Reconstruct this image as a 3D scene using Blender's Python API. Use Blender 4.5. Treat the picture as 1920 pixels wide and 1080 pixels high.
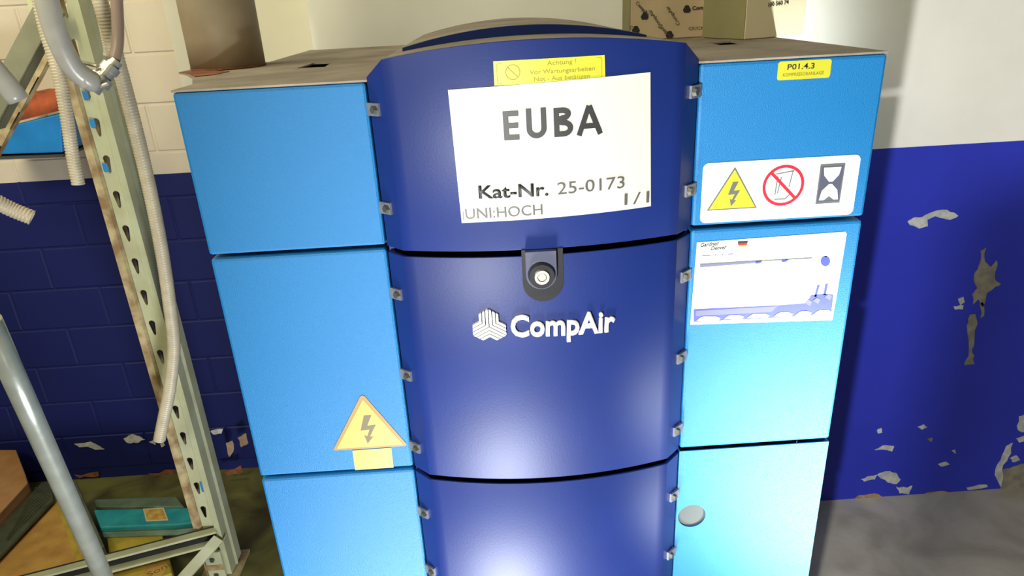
import bpy, bmesh, math, random
from mathutils import Vector, Matrix
random.seed(7)
S = bpy.context.scene
C = S.collection
for o in list(bpy.data.objects): bpy.data.objects.remove(o)

# ------------------------------------------------------------------ camera
H = 1.765                                   # height of the cabinet top above the floor
F = 1295.7
YAW, PITCH, ROLL = .0226, .3956, -.0528
EYE = Vector((-.074, -1.0799, .1006 + H))
fw = Vector((math.sin(YAW)*math.cos(PITCH), math.cos(YAW)*math.cos(PITCH), -math.sin(PITCH)))
r0 = Vector((math.cos(YAW), -math.sin(YAW), 0)); u0 = r0.cross(fw)
RT = math.cos(ROLL)*r0 + math.sin(ROLL)*u0
UP = -math.sin(ROLL)*r0 + math.cos(ROLL)*u0
cd = bpy.data.cameras.new('camera'); cam = bpy.data.objects.new('camera', cd); C.objects.link(cam)
M = Matrix((RT, UP, -fw)).transposed().to_4x4(); M.translation = EYE
cam.matrix_world = M
cd.sensor_width = 36; cd.lens = F/1920*36; cd.clip_start = .02
S.camera = cam
# ------------------------------------------------------------------ light
S.view_settings.view_transform = 'Standard'; S.view_settings.look = 'None'
S.view_settings.gamma = 1; S.view_settings.use_curve_mapping = False
S.view_settings.exposure = 0.0
w = bpy.data.worlds.new('world'); S.world = w; w.use_nodes = True
w.node_tree.nodes['Background'].inputs[0].default_value = (.95, .86, .62, 1)
w.node_tree.nodes['Background'].inputs[1].default_value = .15
def look(o, tgt): o.rotation_euler = (Vector(tgt)-o.location).to_track_quat('-Z', 'Y').to_euler()
def light(name, kind, loc, tgt, power, col, **kw):
    l = bpy.data.lights.new(name, kind); o = bpy.data.objects.new(name, l); C.objects.link(o)
    o.location = loc; look(o, tgt); l.energy = power; l.color = col
    for k, v in kw.items(): setattr(l, k, v)
    return o
# hand lamp held low and left of the photographer, aimed at the lower right of the cabinet
light('hand_lamp', 'SPOT', (-.520, -1.685, H-.340), (1.60, 1.04, H-.46), 265, (1, 1, .98), spot_size=math.radians(94), spot_blend=1.0, shadow_soft_size=.024)
# two unseen fill lights, added low in front to brighten the lower panels
light('low_fill_glow', 'AREA', (-.24, -.68, .14), (-.2, 0, .75), 40, (.94, .97, 1), shape='DISK', size=.40)
light('low_fill_beam', 'SPOT', (1.0, -1.0, .22), (.64, 0, H-.84), 680, (.93, 1, .97), spot_size=math.radians(38), spot_blend=1.0, shadow_soft_size=.10)
# fill light added high behind the camera to lift the left side
light('left_fill', 'AREA', (-1.5, -1.9, 3.3), (-.6, .3, 1.0), 54, (1, .95, .66), shape='RECTANGLE', size=1.2, size_y=.6)
# fluorescent tube of the hall, up on the left
light('ceiling_tube', 'AREA', (-1.75, .25, 2.85), (-1.1, 1.35, 1.9), 22, (1, .93, .66), shape='RECTANGLE', size=1.4, size_y=.12)

# ------------------------------------------------------------------ helpers
def ray(x, y): return fw + (x-960)/F*RT - (y-540)/F*UP
def at(x, y, Y):
    d = ray(x, y); return EYE + d*((Y-EYE.y)/d.y)
def atz(x, y, z):
    d = ray(x, y); return EYE + d*((z-EYE.z)/d.z)
def mat(name, col, rough=.5, metal=0, noise=None, bump=0, bscale=200, spec=.5, var=.0, vscale=8, col2=None, alpha=1, coat=0, trans=0):
    m = bpy.data.materials.new(name); m.use_nodes = True; nt = m.node_tree; b = nt.nodes['Principled BSDF']
    b.inputs['Base Color'].default_value = (*col, 1); b.inputs['Roughness'].default_value = rough
    b.inputs['Metallic'].default_value = metal; b.inputs['Specular IOR Level'].default_value = spec
    b.inputs['Alpha'].default_value = alpha; b.inputs['Coat Weight'].default_value = coat
    b.inputs['Transmission Weight'].default_value = trans
    geo = nt.nodes.new('ShaderNodeNewGeometry')
    if col2 or var:
        n = nt.nodes.new('ShaderNodeTexNoise'); n.inputs['Scale'].default_value = vscale; n.inputs['Detail'].default_value = 6
        nt.links.new(geo.outputs['Position'], n.inputs['Vector'])
        r = nt.nodes.new('ShaderNodeValToRGB'); nt.links.new(n.outputs['Fac'], r.inputs['Fac'])
        c2 = col2 or tuple(c*(1-var) for c in col)
        r.color_ramp.elements[0].position = .38; r.color_ramp.elements[1].position = .64
        r.color_ramp.elements[0].color = (*c2, 1); r.color_ramp.elements[1].color = (*col, 1)
        nt.links.new(r.outputs['Color'], b.inputs['Base Color'])
    if bump:
        n = nt.nodes.new('ShaderNodeTexNoise'); n.inputs['Scale'].default_value = bscale; n.inputs['Detail'].default_value = 3
        nt.links.new(geo.outputs['Position'], n.inputs['Vector'])
        bp = nt.nodes.new('ShaderNodeBump'); bp.inputs['Strength'].default_value = bump; bp.inputs['Distance'].default_value = .002
        nt.links.new(n.outputs['Fac'], bp.inputs['Height']); nt.links.new(bp.outputs['Normal'], b.inputs['Normal'])
    return m
def wloc(o):
    v = Vector((0, 0, 0))
    while o: v += o.location; o = o.parent
    return v
def obj(name, bm, m, parent=None, smooth=False, bevel=0, origin=None, solid=0, autosm=False):
    if not isinstance(bm, bmesh.types.BMesh): me = bm
    else:
        bmesh.ops.recalc_face_normals(bm, faces=bm.faces)
        me = bpy.data.meshes.new(name); bm.to_mesh(me); bm.free()
    if parent is not None: off = wloc(parent)
    elif origin is not None: off = Vector(origin)
    else:
        xs = [v.co for v in me.vertices]
        off = Vector(((min(v.x for v in xs)+max(v.x for v in xs))/2, (min(v.y for v in xs)+max(v.y for v in xs))/2, min(v.z for v in xs)))
    me.transform(Matrix.Translation(-off))
    if smooth:
        for p in me.polygons: p.use_smooth = True
    me.materials.clear(); me.materials.append(m)
    o = bpy.data.objects.new(name, me); C.objects.link(o)
    if parent is not None: o.parent = parent; o.location = (0, 0, 0)
    else: o.location = off
    if solid:
        s = o.modifiers.new('solid', 'SOLIDIFY'); s.thickness = solid; s.offset = 0
    if bevel:
        b = o.modifiers.new('bevel', 'BEVEL'); b.width = bevel; b.segments = 2; b.limit_method = 'ANGLE'
    return o
def tag(o, label, cat=None, group=None, kind=None):
    if label: o['label'] = label
    if cat: o['category'] = cat
    if group: o['group'] = group
    if kind: o['kind'] = kind
    return o
def thing(name, label, cat, loc, group=None):
    o = bpy.data.objects.new(name, None); C.objects.link(o); o.location = loc; o.empty_display_size = .05
    return tag(o, label, cat, group)
def struct(name, bm, m, parent=None, **kw):
    o = obj(name, bm, m, parent, **kw)
    if parent is None: o['kind'] = 'structure'
    return o
def bx(bm, a, b, rz=0, piv=None):
    (x0, y0, z0), (x1, y1, z1) = a, b
    vs = [bm.verts.new(p) for p in ((x0,y0,z0),(x1,y0,z0),(x1,y1,z0),(x0,y1,z0),(x0,y0,z1),(x1,y0,z1),(x1,y1,z1),(x0,y1,z1))]
    for f in ((0,1,2,3),(4,5,6,7),(0,1,5,4),(1,2,6,5),(2,3,7,6),(3,0,4,7)): bm.faces.new([vs[i] for i in f])
    if rz:
        bmesh.ops.rotate(bm, verts=vs, cent=piv or ((x0+x1)/2, (y0+y1)/2, 0), matrix=Matrix.Rotation(rz, 3, 'Z'))
    return bm
def box(a, b, rz=0, piv=None): return bx(bmesh.new(), a, b, rz, piv)
def prism(pts, d, bm=None):
    """polygon of 3-D points swept along vector d"""
    bm = bm or bmesh.new(); d = Vector(d); n = len(pts)
    a = [bm.verts.new(Vector(p)) for p in pts]; b = [bm.verts.new(Vector(p)+d) for p in pts]
    bm.faces.new(a); bm.faces.new(b[::-1])
    for i in range(n): bm.faces.new((a[i], a[(i+1) % n], b[(i+1) % n], b[i]))
    return bm
def holed(outer, holes, to3, d, bm=None):
    """flat sheet with holes; outer/holes are 2-D loops, to3 maps (u, v) to 3-D, swept by d"""
    bm = bm or bmesh.new(); edges = []
    for lp in [outer]+holes:
        vs = [bm.verts.new(to3(*p)) for p in lp]
        edges += [bm.edges.new((vs[i], vs[(i+1) % len(vs)])) for i in range(len(vs))]
    g = bmesh.ops.triangle_fill(bm, edges=edges, use_beauty=True)
    fs = [f for f in g['geom'] if isinstance(f, bmesh.types.BMFace)]
    e = bmesh.ops.extrude_face_region(bm, geom=fs)
    bmesh.ops.translate(bm, verts=[v for v in e['geom'] if isinstance(v, bmesh.types.BMVert)], vec=Vector(d))
    return bm
def cyl(a, b, r, r2=None, n=24, bm=None):
    bm = bm or bmesh.new(); a = Vector(a); b = Vector(b); q = (b-a).to_track_quat('Z', 'Y'); r2 = r if r2 is None else r2
    A = [bm.verts.new(a+q@Vector((r*math.cos(t), r*math.sin(t), 0))) for t in [2*math.pi*i/n for i in range(n)]]
    B = [bm.verts.new(b+q@Vector((r2*math.cos(t), r2*math.sin(t), 0))) for t in [2*math.pi*i/n for i in range(n)]]
    bm.faces.new(A); bm.faces.new(B)
    for i in range(n): bm.faces.new((A[i], A[(i+1) % n], B[(i+1) % n], B[i]))
    return bm
def spline(P, step=.004):
    P = [Vector(p) for p in P]; P = [2*P[0]-P[1]]+P+[2*P[-1]-P[-2]]; out = []
    for i in range(1, len(P)-2):
        n = max(2, int((P[i+1]-P[i]).length/step))
        for k in range(n):
            t = k/n; a, b, c, d = P[i-1:i+3]
            out.append(.5*((2*b)+(c-a)*t+(2*a-5*b+4*c-d)*t*t+(3*b-a-3*c+d)*t**3))
    return out+[P[-2]]
def tube(P, r, rib=0, pitch=.008, n=16, step=.01, hollow=True):
    """hose along P; rib > 0 makes it corrugated; open mouths with a wall"""
    if rib: step = pitch/4
    pts = spline(P, step); bm = bmesh.new(); rings = []; s = 0; prev = None
    nrm = None
    for i, p in enumerate(pts):
        t = (pts[min(i+1, len(pts)-1)]-pts[max(i-1, 0)]).normalized()
        if nrm is None: nrm = t.orthogonal().normalized()
        nrm = (nrm-t*nrm.dot(t)).normalized(); bi = t.cross(nrm)
        if i: s += (p-pts[i-1]).length
        rr = r*(1+rib*math.cos(2*math.pi*s/pitch))
        rings.append([bm.verts.new(p+rr*(math.cos(a)*nrm+math.sin(a)*bi)) for a in [2*math.pi*k/n for k in range(n)]])
    def inner(i, j):
        t = (pts[j]-pts[i]).normalized(); c = pts[i]
        a = [bm.verts.new(c+(v.co-c)*.72) for v in rings[i]]; b = [bm.verts.new(v.co+t*r*1.5) for v in a]
        for k in range(n):
            bm.faces.new((rings[i][k], rings[i][(k+1) % n], a[(k+1) % n], a[k])); bm.faces.new((a[k], a[(k+1) % n], b[(k+1) % n], b[k]))
        bm.faces.new(b)
    for i in range(len(rings)-1):
        for k in range(n): bm.faces.new((rings[i][k], rings[i][(k+1) % n], rings[i+1][(k+1) % n], rings[i+1][k]))
    if hollow: inner(0, 1); inner(len(rings)-1, len(rings)-2)
    else: bm.faces.new(rings[0]); bm.faces.new(rings[-1])
    return bm
def yb(x): return -.062+.032*(x/.221)**2          # bowed front of the centre column
def yf(x): return 0.0
def txt(s, x0, z0, x1, z1, h, surf=yf, off=.0008, depth=.0004, bold=0, shear=0):
    """lettering whose baseline runs from (x0, z0) to (x1, z1) on the front surface; z relative to cabinet top"""
    c = bpy.data.curves.new('t', 'FONT'); c.body = s; c.offset = bold; c.shear = shear; c.resolution_u = 3
    t = bpy.data.objects.new('t', c); C.objects.link(t)
    me = bpy.data.meshes.new_from_object(t.evaluated_get(bpy.context.evaluated_depsgraph_get()))
    bpy.data.objects.remove(t); bm = bmesh.new(); bm.from_mesh(me)
    xs = [v.co.x for v in bm.verts]; a, b = min(xs), max(xs)
    L = math.hypot(x1-x0, z1-z0); ang = math.atan2(z1-z0, x1-x0); sy = h/.729
    g = bmesh.ops.extrude_face_region(bm, geom=bm.faces[:]); top = [v for v in g['geom'] if isinstance(v, bmesh.types.BMVert)]
    ts = set(top)
    for v in bm.verts:
        u = (v.co.x-a)/(b-a)*L; q = v.co.y*sy
        X = x0+u*math.cos(ang)-q*math.sin(ang); Z = z0+u*math.sin(ang)+q*math.cos(ang)
        v.co = (X, surf(X)-off-(depth if v in ts else 0), Z+H)
    return bm
def flat(pts, surf=yf, off=.0006, depth=.0003, bm=None, sub=0):
    """thin polygon on the front surface, pts are (x, z) with z relative to cabinet top"""
    if sub:
        q = []
        for i, p in enumerate(pts):
            n = pts[(i+1) % len(pts)]
            for k in range(sub): q.append((p[0]+(n[0]-p[0])*k/sub, p[1]+(n[1]-p[1])*k/sub))
        pts = q
    bm = bm or bmesh.new(); n = len(pts)
    a = [bm.verts.new((x, surf(x)-off-depth, z+H)) for x, z in pts]; b = [bm.verts.new((x, surf(x)-off, z+H)) for x, z in pts]
    bm.faces.new(a); bm.faces.new(b[::-1])
    for i in range(n): bm.faces.new((a[i], a[(i+1) % n], b[(i+1) % n], b[i]))
    return bm
def sheet(x0, z0, x1, z1, surf, off, depth=.0004, n=20, corner=None, bm=None, curl=0):
    """sheet bent over the bowed front; corner maps (s, t) to (x, z)"""
    bm = bm or bmesh.new(); f = []; bk = []
    for i in range(n+1):
        s = i/n; col = []; cb = []
        for t in (0, .5, 1):
            x, z = corner(s, t) if corner else (x0+(x1-x0)*s, z0+(z1-z0)*t)
            k = curl*max(0, .15-s)**2
            col.append(bm.verts.new((x, surf(x)-off-depth-k, z+H))); cb.append(bm.verts.new((x, surf(x)-off-k, z+H)))
        f.append(col); bk.append(cb)
    for i in range(n):
        for j in (0, 1):
            bm.faces.new((f[i][j], f[i+1][j], f[i+1][j+1], f[i][j+1])); bm.faces.new((bk[i][j], bk[i][j+1], bk[i+1][j+1], bk[i+1][j]))
        bm.faces.new((f[i][0], bk[i][0], bk[i+1][0], f[i+1][0])); bm.faces.new((f[i][2], f[i+1][2], bk[i+1][2], bk[i][2]))
    for i in (0, n):
        for j in (0, 1): bm.faces.new((f[i][j], f[i][j+1], bk[i][j+1], bk[i][j]))
    return bm
def rrect(x0, z0, x1, z1, r, skew=0, n=5):
    o = []
    for cx, cz, a in ((x1-r, z1-r, 0), (x0+r, z1-r, 90), (x0+r, z0+r, 180), (x1-r, z0+r, 270)):
        for k in range(n+1):
            t = math.radians(a+90*k/n); o.append((cx+r*math.cos(t), cz+r*math.sin(t)))
    return o
def disc(cx, cz, r, n=28): return [(cx+r*math.cos(2*math.pi*k/n), cz+r*math.sin(2*math.pi*k/n)) for k in range(n)]
def ringm(cx, cz, r, w, surf=yf, off=.001, depth=.0003, n=36):
    return holed(disc(cx, cz, r, n), [disc(cx, cz, r-w, n)], lambda x, z: Vector((x, surf(x)-off, z+H)), (0, -depth, 0))
def strokes(lines, wd, surf=yf, off=.001, depth=.0003):
    bm = bmesh.new()
    for (a, b) in lines:
        a = Vector(a); b = Vector(b); n = (b-a).normalized(); n = Vector((-n.y, n.x))*wd/2
        flat([tuple(a+n), tuple(a-n), tuple(b-n), tuple(b+n)], surf, off, depth, bm)
    return bm

# ------------------------------------------------------------------ materials
m_blue = mat('light blue powder coat', (.003, .135, .35), .50, bump=.5, bscale=620, spec=.42, var=.05, vscale=3)
m_navy = mat('navy cover paint', (.004, .016, .115), .46, bump=.06, bscale=260, spec=.30, var=.12, vscale=6)
m_dust = mat('dusty grey brown top', (.30, .25, .20), .85, bump=.5, bscale=160, col2=(.20, .165, .13), vscale=9)
m_dark = mat('dark interior', (.012, .013, .02), .7, var=.3)
m_black = mat('black plastic', (.012, .012, .014), .35, var=.2)
m_ink = mat('black ink', (.015, .015, .015), .5, var=.1)
m_faint = mat('faded olive ink', (.20, .18, .01), .6, var=.15, vscale=60)
m_olive = mat('olive print line', (.22, .20, .01), .6, var=.1)
m_paper = mat('white sheet', (.46, .455, .41), .5, var=.02, spec=.5)
m_white = mat('white sticker', (.70, .70, .68), .35, var=.02)
m_cream = mat('cast badge letters', (.62, .62, .59), .35, var=.04)
m_yel = mat('yellow sticker', (.44, .42, .025), .45, var=.06, vscale=20)
m_oyel = mat('orange yellow sticker', (.52, .36, .09), .4, var=.05)
m_brn = mat('brown outline print', (.28, .17, .05), .5, var=.1)
m_grey = mat('grey print', (.10, .105, .11), .5, var=.1)
m_lgrey = mat('pale print', (.12, .12, .22), .5, var=.1)
m_red = mat('red print', (.45, .012, .03), .45, var=.05)
m_gold = mat('gold print', (.9, .55, .05), .45, var=.05)
m_vio = mat('violet blue print', (.045, .06, .36), .45, var=.08)
m_bracket = mat('zinc bracket', (.25, .26, .30), .4, metal=.6, var=.2, vscale=80)
m_bolt = mat('dull bolt', (.09, .09, .075), .45, metal=.5, var=.2)
m_chrome = mat('chrome', (.62, .58, .50), .34, metal=.7, var=.05)
m_galv = mat('galvanised steel', (.46, .48, .32), .5, metal=.1, bump=.15, bscale=90, col2=(.40, .40, .25), vscale=14)
m_galvrust = mat('rust streaked steel', (.46, .38, .21), .65, metal=.1, bump=.2, col2=(.24, .15, .07), vscale=22)
m_rust = mat('rust', (.28, .09, .03), .9, bump=.6, col2=(.15, .045, .02), vscale=40)
m_pipe = mat('grey brown painted pipe', (.30, .245, .165), .55, bump=.15, bscale=40, col2=(.25, .19, .12), vscale=12)
m_clear = mat('milky grey hose', (.40, .385, .35), .3, spec=.6, var=.1, vscale=30)
m_beige = mat('beige ribbed hose', (.52, .45, .33), .4, var=.15, vscale=30)
m_brownh = mat('brown grey hose', (.30, .22, .17), .4, var=.15)
m_tape = mat('blue plastic clip', (.02, .20, .50), .5, var=.2)
m_crate = mat('blue crate plastic', (.01, .19, .52), .45, bump=.2, var=.2, vscale=10)
m_orange = mat('orange cloth', (.42, .09, .02), .8, bump=.6, bscale=60, col2=(.25, .045, .015), vscale=16)
m_slate = mat('dark shelf board', (.05, .055, .055), .6, var=.3)
m_card = mat('tan cardboard', (.52, .30, .07), .75, bump=.2, col2=(.36, .18, .035), vscale=10)
m_card2 = mat('pink brown cardboard', (.46, .24, .10), .75, bump=.2, col2=(.36, .17, .05), vscale=12)
m_card3 = mat('ochre cardboard', (.52, .36, .04), .75, bump=.2, col2=(.30, .25, .02), vscale=9)
m_teal = mat('teal case', (.03, .33, .36), .4, col2=(.02, .24, .30), vscale=16)
m_tealgrey = mat('grey green rim', (.13, .19, .13), .5, var=.3, vscale=20)
m_board = mat('grey green board', (.12, .145, .105), .6, bump=.2, var=.35, vscale=14)
m_tread = mat('ribbed grey steel', (.10, .115, .07), .5, metal=.3, var=.3, vscale=20)
m_box = mat('tan parcel card', (.52, .40, .26), .7, bump=.1, var=.12, vscale=10)
m_box2 = mat('cream parcel card', (.78, .68, .48), .7, bump=.1, var=.1, vscale=8)
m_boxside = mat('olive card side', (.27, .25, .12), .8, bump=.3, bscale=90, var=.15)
m_chip = mat('bare white plaster', (.62, .62, .60), .9, bump=.5, bscale=120, col2=(.42, .42, .40), vscale=40)
m_chipt = mat('bare tan plaster', (.30, .27, .20), .9, bump=.5, bscale=120, col2=(.20, .18, .14), vscale=30)
m_peach = mat('bare peach plaster', (.48, .33, .20), .9, bump=.5, col2=(.3, .2, .13), vscale=30)
def wallmat(name, up, low, zc, bump=.2, bscale=60):
    m = mat(name, up, .6, bump=bump, bscale=bscale, spec=.35); nt = m.node_tree; b = nt.nodes['Principled BSDF']
    g = nt.nodes.new('ShaderNodeNewGeometry'); s = nt.nodes.new('ShaderNodeSeparateXYZ'); nt.links.new(g.outputs['Position'], s.inputs[0])
    mt = nt.nodes.new('ShaderNodeMath'); mt.operation = 'GREATER_THAN'; mt.inputs[1].default_value = zc; nt.links.new(s.outputs['Z'], mt.inputs[0])
    n = nt.nodes.new('ShaderNodeTexNoise'); n.inputs['Scale'].default_value = 5; n.inputs['Detail'].default_value = 5; nt.links.new(g.outputs['Position'], n.inputs['Vector'])
    def tone(c):
        r = nt.nodes.new('ShaderNodeValToRGB'); nt.links.new(n.outputs['Fac'], r.inputs['Fac'])
        r.color_ramp.elements[0].color = (*[v*.94 for v in c], 1); r.color_ramp.elements[1].color = (*c, 1)
        r.color_ramp.elements[0].position = .35; r.color_ramp.elements[1].position = .65; return r
    a, c = tone(low), tone(up); mx = nt.nodes.new('ShaderNodeMix'); mx.data_type = 'RGBA'
    nt.links.new(mt.outputs[0], mx.inputs[0]); nt.links.new(a.outputs[0], mx.inputs[6]); nt.links.new(c.outputs[0], mx.inputs[7])
    nt.links.new(mx.outputs[2], b.inputs['Base Color'])
    return m
m_wallR = wallmat('plaster white over navy', (.90, .88, .82), (.026, .040, .50), H-.389)
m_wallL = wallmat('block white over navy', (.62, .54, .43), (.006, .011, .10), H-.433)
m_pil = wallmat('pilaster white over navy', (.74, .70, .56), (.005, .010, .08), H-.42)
def floormat():
    m = mat('worn concrete', (.30, .28, .23), .55, bump=.35, bscale=30, spec=.5); nt = m.node_tree; b = nt.nodes['Principled BSDF']
    g = nt.nodes.new('ShaderNodeNewGeometry')
    n = nt.nodes.new('ShaderNodeTexNoise'); n.inputs['Scale'].default_value = 4.5; n.inputs['Detail'].default_value = 8; n.inputs['Distortion'].default_value = 1.0
    nt.links.new(g.outputs['Position'], n.inputs['Vector'])
    r = nt.nodes.new('ShaderNodeValToRGB'); nt.links.new(n.outputs['Fac'], r.inputs['Fac'])
    e = r.color_ramp.elements; e[0].position = .3; e[0].color = (.44, .40, .30, 1); e[1].position = .7; e[1].color = (.70, .65, .52, 1)
    x = e.new(.5); x.color = (.60, .55, .43, 1)
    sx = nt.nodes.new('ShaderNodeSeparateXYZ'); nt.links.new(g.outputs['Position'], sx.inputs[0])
    mr = nt.nodes.new('ShaderNodeMapRange'); mr.inputs[1].default_value = -.6; mr.inputs[2].default_value = .4; nt.links.new(sx.outputs['X'], mr.inputs[0])  # floor's olive tint and the shade at left painted into one colour
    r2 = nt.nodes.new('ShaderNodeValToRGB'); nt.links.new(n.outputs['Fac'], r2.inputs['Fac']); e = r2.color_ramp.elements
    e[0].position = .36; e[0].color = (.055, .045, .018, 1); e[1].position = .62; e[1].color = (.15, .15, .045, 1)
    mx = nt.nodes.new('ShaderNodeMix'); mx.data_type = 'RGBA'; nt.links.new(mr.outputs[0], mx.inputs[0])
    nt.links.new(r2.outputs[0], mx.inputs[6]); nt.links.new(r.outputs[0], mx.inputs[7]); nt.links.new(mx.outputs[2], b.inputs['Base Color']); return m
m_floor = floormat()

# ------------------------------------------------------------------ room
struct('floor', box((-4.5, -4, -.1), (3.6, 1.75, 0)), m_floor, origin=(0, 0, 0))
wr = struct('wall_right', box((-.56, 1.04, 0), (3.6, 1.7, 3.2)), m_wallR, origin=(1.5, 1.3, 0))
YL = 1.5
wl = struct('wall_left', box((-4.5, YL, 0), (-.565, YL+.2, 3.2)), m_wallL, origin=(-2, YL+.1, 0))
bmB = bmesh.new(); bx(bmB, (-.172, -.004, -.082), (.172, .006, .082))
me_block = None; k = 0
zr = [H-.012+.17*2 - .17*i for i in range(13)]          # mortar joints
for i, zt in enumerate(zr):
    if zt-.17 < -.02: break
    off = -1.635 if i % 2 else -1.81
    for j in range(-5, 3):
        x = off+.35*j+.175
        if x > -1.3 + .35 or x < -3.3: continue
        if me_block is None:
            bmesh.ops.bevel(bmB, geom=bmB.edges[:], offset=.004, segments=1, affect='EDGES')
            me_block = bpy.data.meshes.new('block'); bmB.to_mesh(me_block); bmB.free(); me_block.materials.append(m_wallL)
        o = bpy.data.objects.new('block', me_block); C.objects.link(o); o.parent = wl
        o.location = Vector((x, YL-.0015*random.random(), zt-.085))-wl.location
pil = struct('trim_1', box((-1.105, 1.4, 0), (-.566, YL-.006, 3.2)), m_pil, bevel=.004)
# flaked paint on the walls (outline points in the wall plane)
def patch(px, Y, m, par, name='paint_chip', th=.003):
    pts = [at(x, y, Y) for x, y in px]; c = sum(pts, Vector())/len(pts); out = []
    for i, p in enumerate(pts):
        q = pts[(i+1) % len(pts)]
        for k in range(3):
            v = p.lerp(q, k/3)
            if k: v = v+Vector((random.uniform(-1, 1), 0, random.uniform(-1, 1)))*(q-p).length*.09
            v.y = Y; out.append(v)
    return obj(name, prism(out, (0, -th, 0)), m, par)
YR = 1.0405
patch([(1701,415),(1712,408),(1730,406),(1745,398),(1775,393),(1796,404),(1780,412),(1768,409),(1752,405),(1738,412),(1738,424),(1722,428)], YR, m_chip, wr)
patch([(1838,470),(1848,464),(1846,490),(1858,500),(1868,488),(1864,520),(1876,532),(1862,540),(1850,548),(1842,575),(1834,560),(1824,570),(1822,552),(1832,540),(1826,515),(1834,500)], YR, m_chipt, wr)
patch([(1836,568),(1842,566),(1844,592),(1838,596)], YR, m_chipt, wr)
patch([(1818,590),(1828,588),(1826,640),(1822,660),(1826,682),(1808,684),(1816,660),(1812,610)], YR, m_chipt, wr)
patch([(1796,560),(1806,556),(1808,566),(1800,572)], YR, m_chip, wr)
patch([(1788,574),(1806,572),(1804,579),(1790,580)], YR, m_chip, wr)
patch([(1640,843),(1658,834),(1676,836),(1672,846)], YR, m_chip, wr)
patch([(1614,898),(1632,892),(1644,890),(1640,898),(1620,902)], YR, m_chip, wr)
patch([(1644,890),(1660,883),(1680,886),(1688,898),(1680,907),(1664,904),(1656,898)], YR, m_chip, wr)
patch([(1680,912),(1700,914),(1710,910),(1704,926),(1686,924)], YR, m_chip, wr)
patch([(1644,806),(1652,802),(1654,810),(1646,812)], YR, m_chip, wr)
patch([(1720,800),(1732,795),(1738,800),(1728,805)], YR, m_chip, wr)
patch([(1758,870),(1772,865),(1780,870),(1766,874)], YR, m_chip, wr)
patch([(1738,822),(1748,820),(1746,828)], YR, m_chipt, wr)
patch([(1784,845),(1790,842),(1792,850)], YR, m_chip, wr)
patch([(1872,905),(1866,880),(1876,862),(1886,836),(1898,830),(1890,856),(1878,880),(1876,912)], YR, m_chip, wr)
patch([(1876,912),(1880,880),(1900,874),(1925,868),(1925,950),(1890,948),(1874,936)], YR, m_chipt, wr)
patch([(1910,780),(1925,776),(1925,812),(1908,806)], YR, m_chip, wr)
patch([(1892,858),(1905,853),(1912,862),(1898,866)], YR, m_chip, wr)
patch([(1905,822),(1925,816),(1925,826),(1910,829)], YR, m_chip, wr)
patch([(1812,914),(1850,908),(1852,912),(1814,918)], YR, m_chip, wr)
patch([(1596,937),(1610,928),(1640,924),(1656,931),(1650,938)], YR, m_peach, wr)
patch([(1720,932),(1745,922),(1778,922),(1786,934),(1750,938)], YR, m_peach, wr)
for px in ([(232,822),(248,814),(262,818),(272,824),(256,830),(240,830)], [(196,842),(150,838),(140,832),(170,828),(186,836)], [(300,826),(306,822),(310,834),(303,838)], [(280,828),(290,824),(292,834)], [(395,808),(418,804),(416,812),(400,814)]):
    patch(px, YL-.006, m_chip, wl)
for px in ([(424,830),(436,826),(438,846),(430,856)], [(446,820),(462,812),(466,830),(452,838)]):
    patch(px, 1.399, m_peach, pil)
for px in ([(278,888),(330,880),(334,890),(300,896)], [(140,890),(184,884),(186,892),(150,896)]):
    patch(px, YL-.006, m_rust, wl)
patch([(420,884),(452,872),(455,884),(425,892)], 1.399, m_rust, pil)

# ------------------------------------------------------------------ the compressor cabinet
cab = thing('compressor_cabinet', 'tall light blue and navy compressor cabinet standing on the floor in the middle', 'compressor', (0, .45, 0))
bm = box((-.537, .12, .10), (.537, .905, H-.022)); bx(bm, (-.44, .03, .1), (.44, .1199, H-.022))
tag(obj('body', bm, m_dark, cab), 'dark carcass behind the panels')
obj('plinth', box((-.50, .04, 0), (.50, .87, .0995)), m_black, cab)
rows = [(0-.0035, -.2605), (-.2675, -.7015), (-.7085, -1.1425), (-1.1495, -1.66)]
for sx in (-1, 1):
    for i, (zt, zb) in enumerate(rows):
        x0, x1 = sorted((sx*.2525, sx*.54))
        if i == 2 and sx > 0:
            hole = disc(.284, -.8655, .0275, 32)
            bm = holed([(x0, zb), (x1, zb), (x1, zt), (x0, zt)], [hole], lambda x, z: Vector((x, 0, z+H)), (0, .0025, 0))
            bx(bm, (x0, .0026, H+zb), (x0+.002, .118, H+zt)); bx(bm, (x1-.002, .0026, H+zb), (x1, .118, H+zt))
            p = obj('side_panel', bm, m_blue, cab)
            tag(p, 'lower right blue panel with a round hole')
            obj('hole_cover', cyl((.284, .0045, H-.8655), (.284, .012, H-.8655), .034, n=32), mat('grey hole cover', (.085, .095, .095), .75, var=.1, spec=.1), p)
        else:
            obj('side_panel', box((x0, 0, H+zb), (x1, .118, H+zt)), m_blue, cab, bevel=.005)
    # side skin behind the front panels
for sx in (-1, 1):
    x0, x1 = sorted((sx*.5375, sx*.54))
    obj('side_skin', box((x0, .1205, .10), (x1, .905, H-.0035)), m_blue, cab)
# dusty top plates with lifting slots
for sx in (-1, 1):
    x0, x1 = sorted((sx*.24, sx*.54)); c = sx*.40
    slot = [(c-.027, .30), (c+.027, .295), (c+.018, .41), (c-.022, .42)] if sx < 0 else [(c-.02, .30), (c+.03, .30), (c+.03, .39), (c-.02, .39)]
    tp = obj('top_plate', holed([(x0, .0), (x1, .0), (x1, .907), (x0, .907)], [slot], lambda x, y: Vector((x, y, H)), (0, 0, -.003)), m_dust, cab)
    tag(tp, 'dusty grey brown top plate with a slot')
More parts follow.
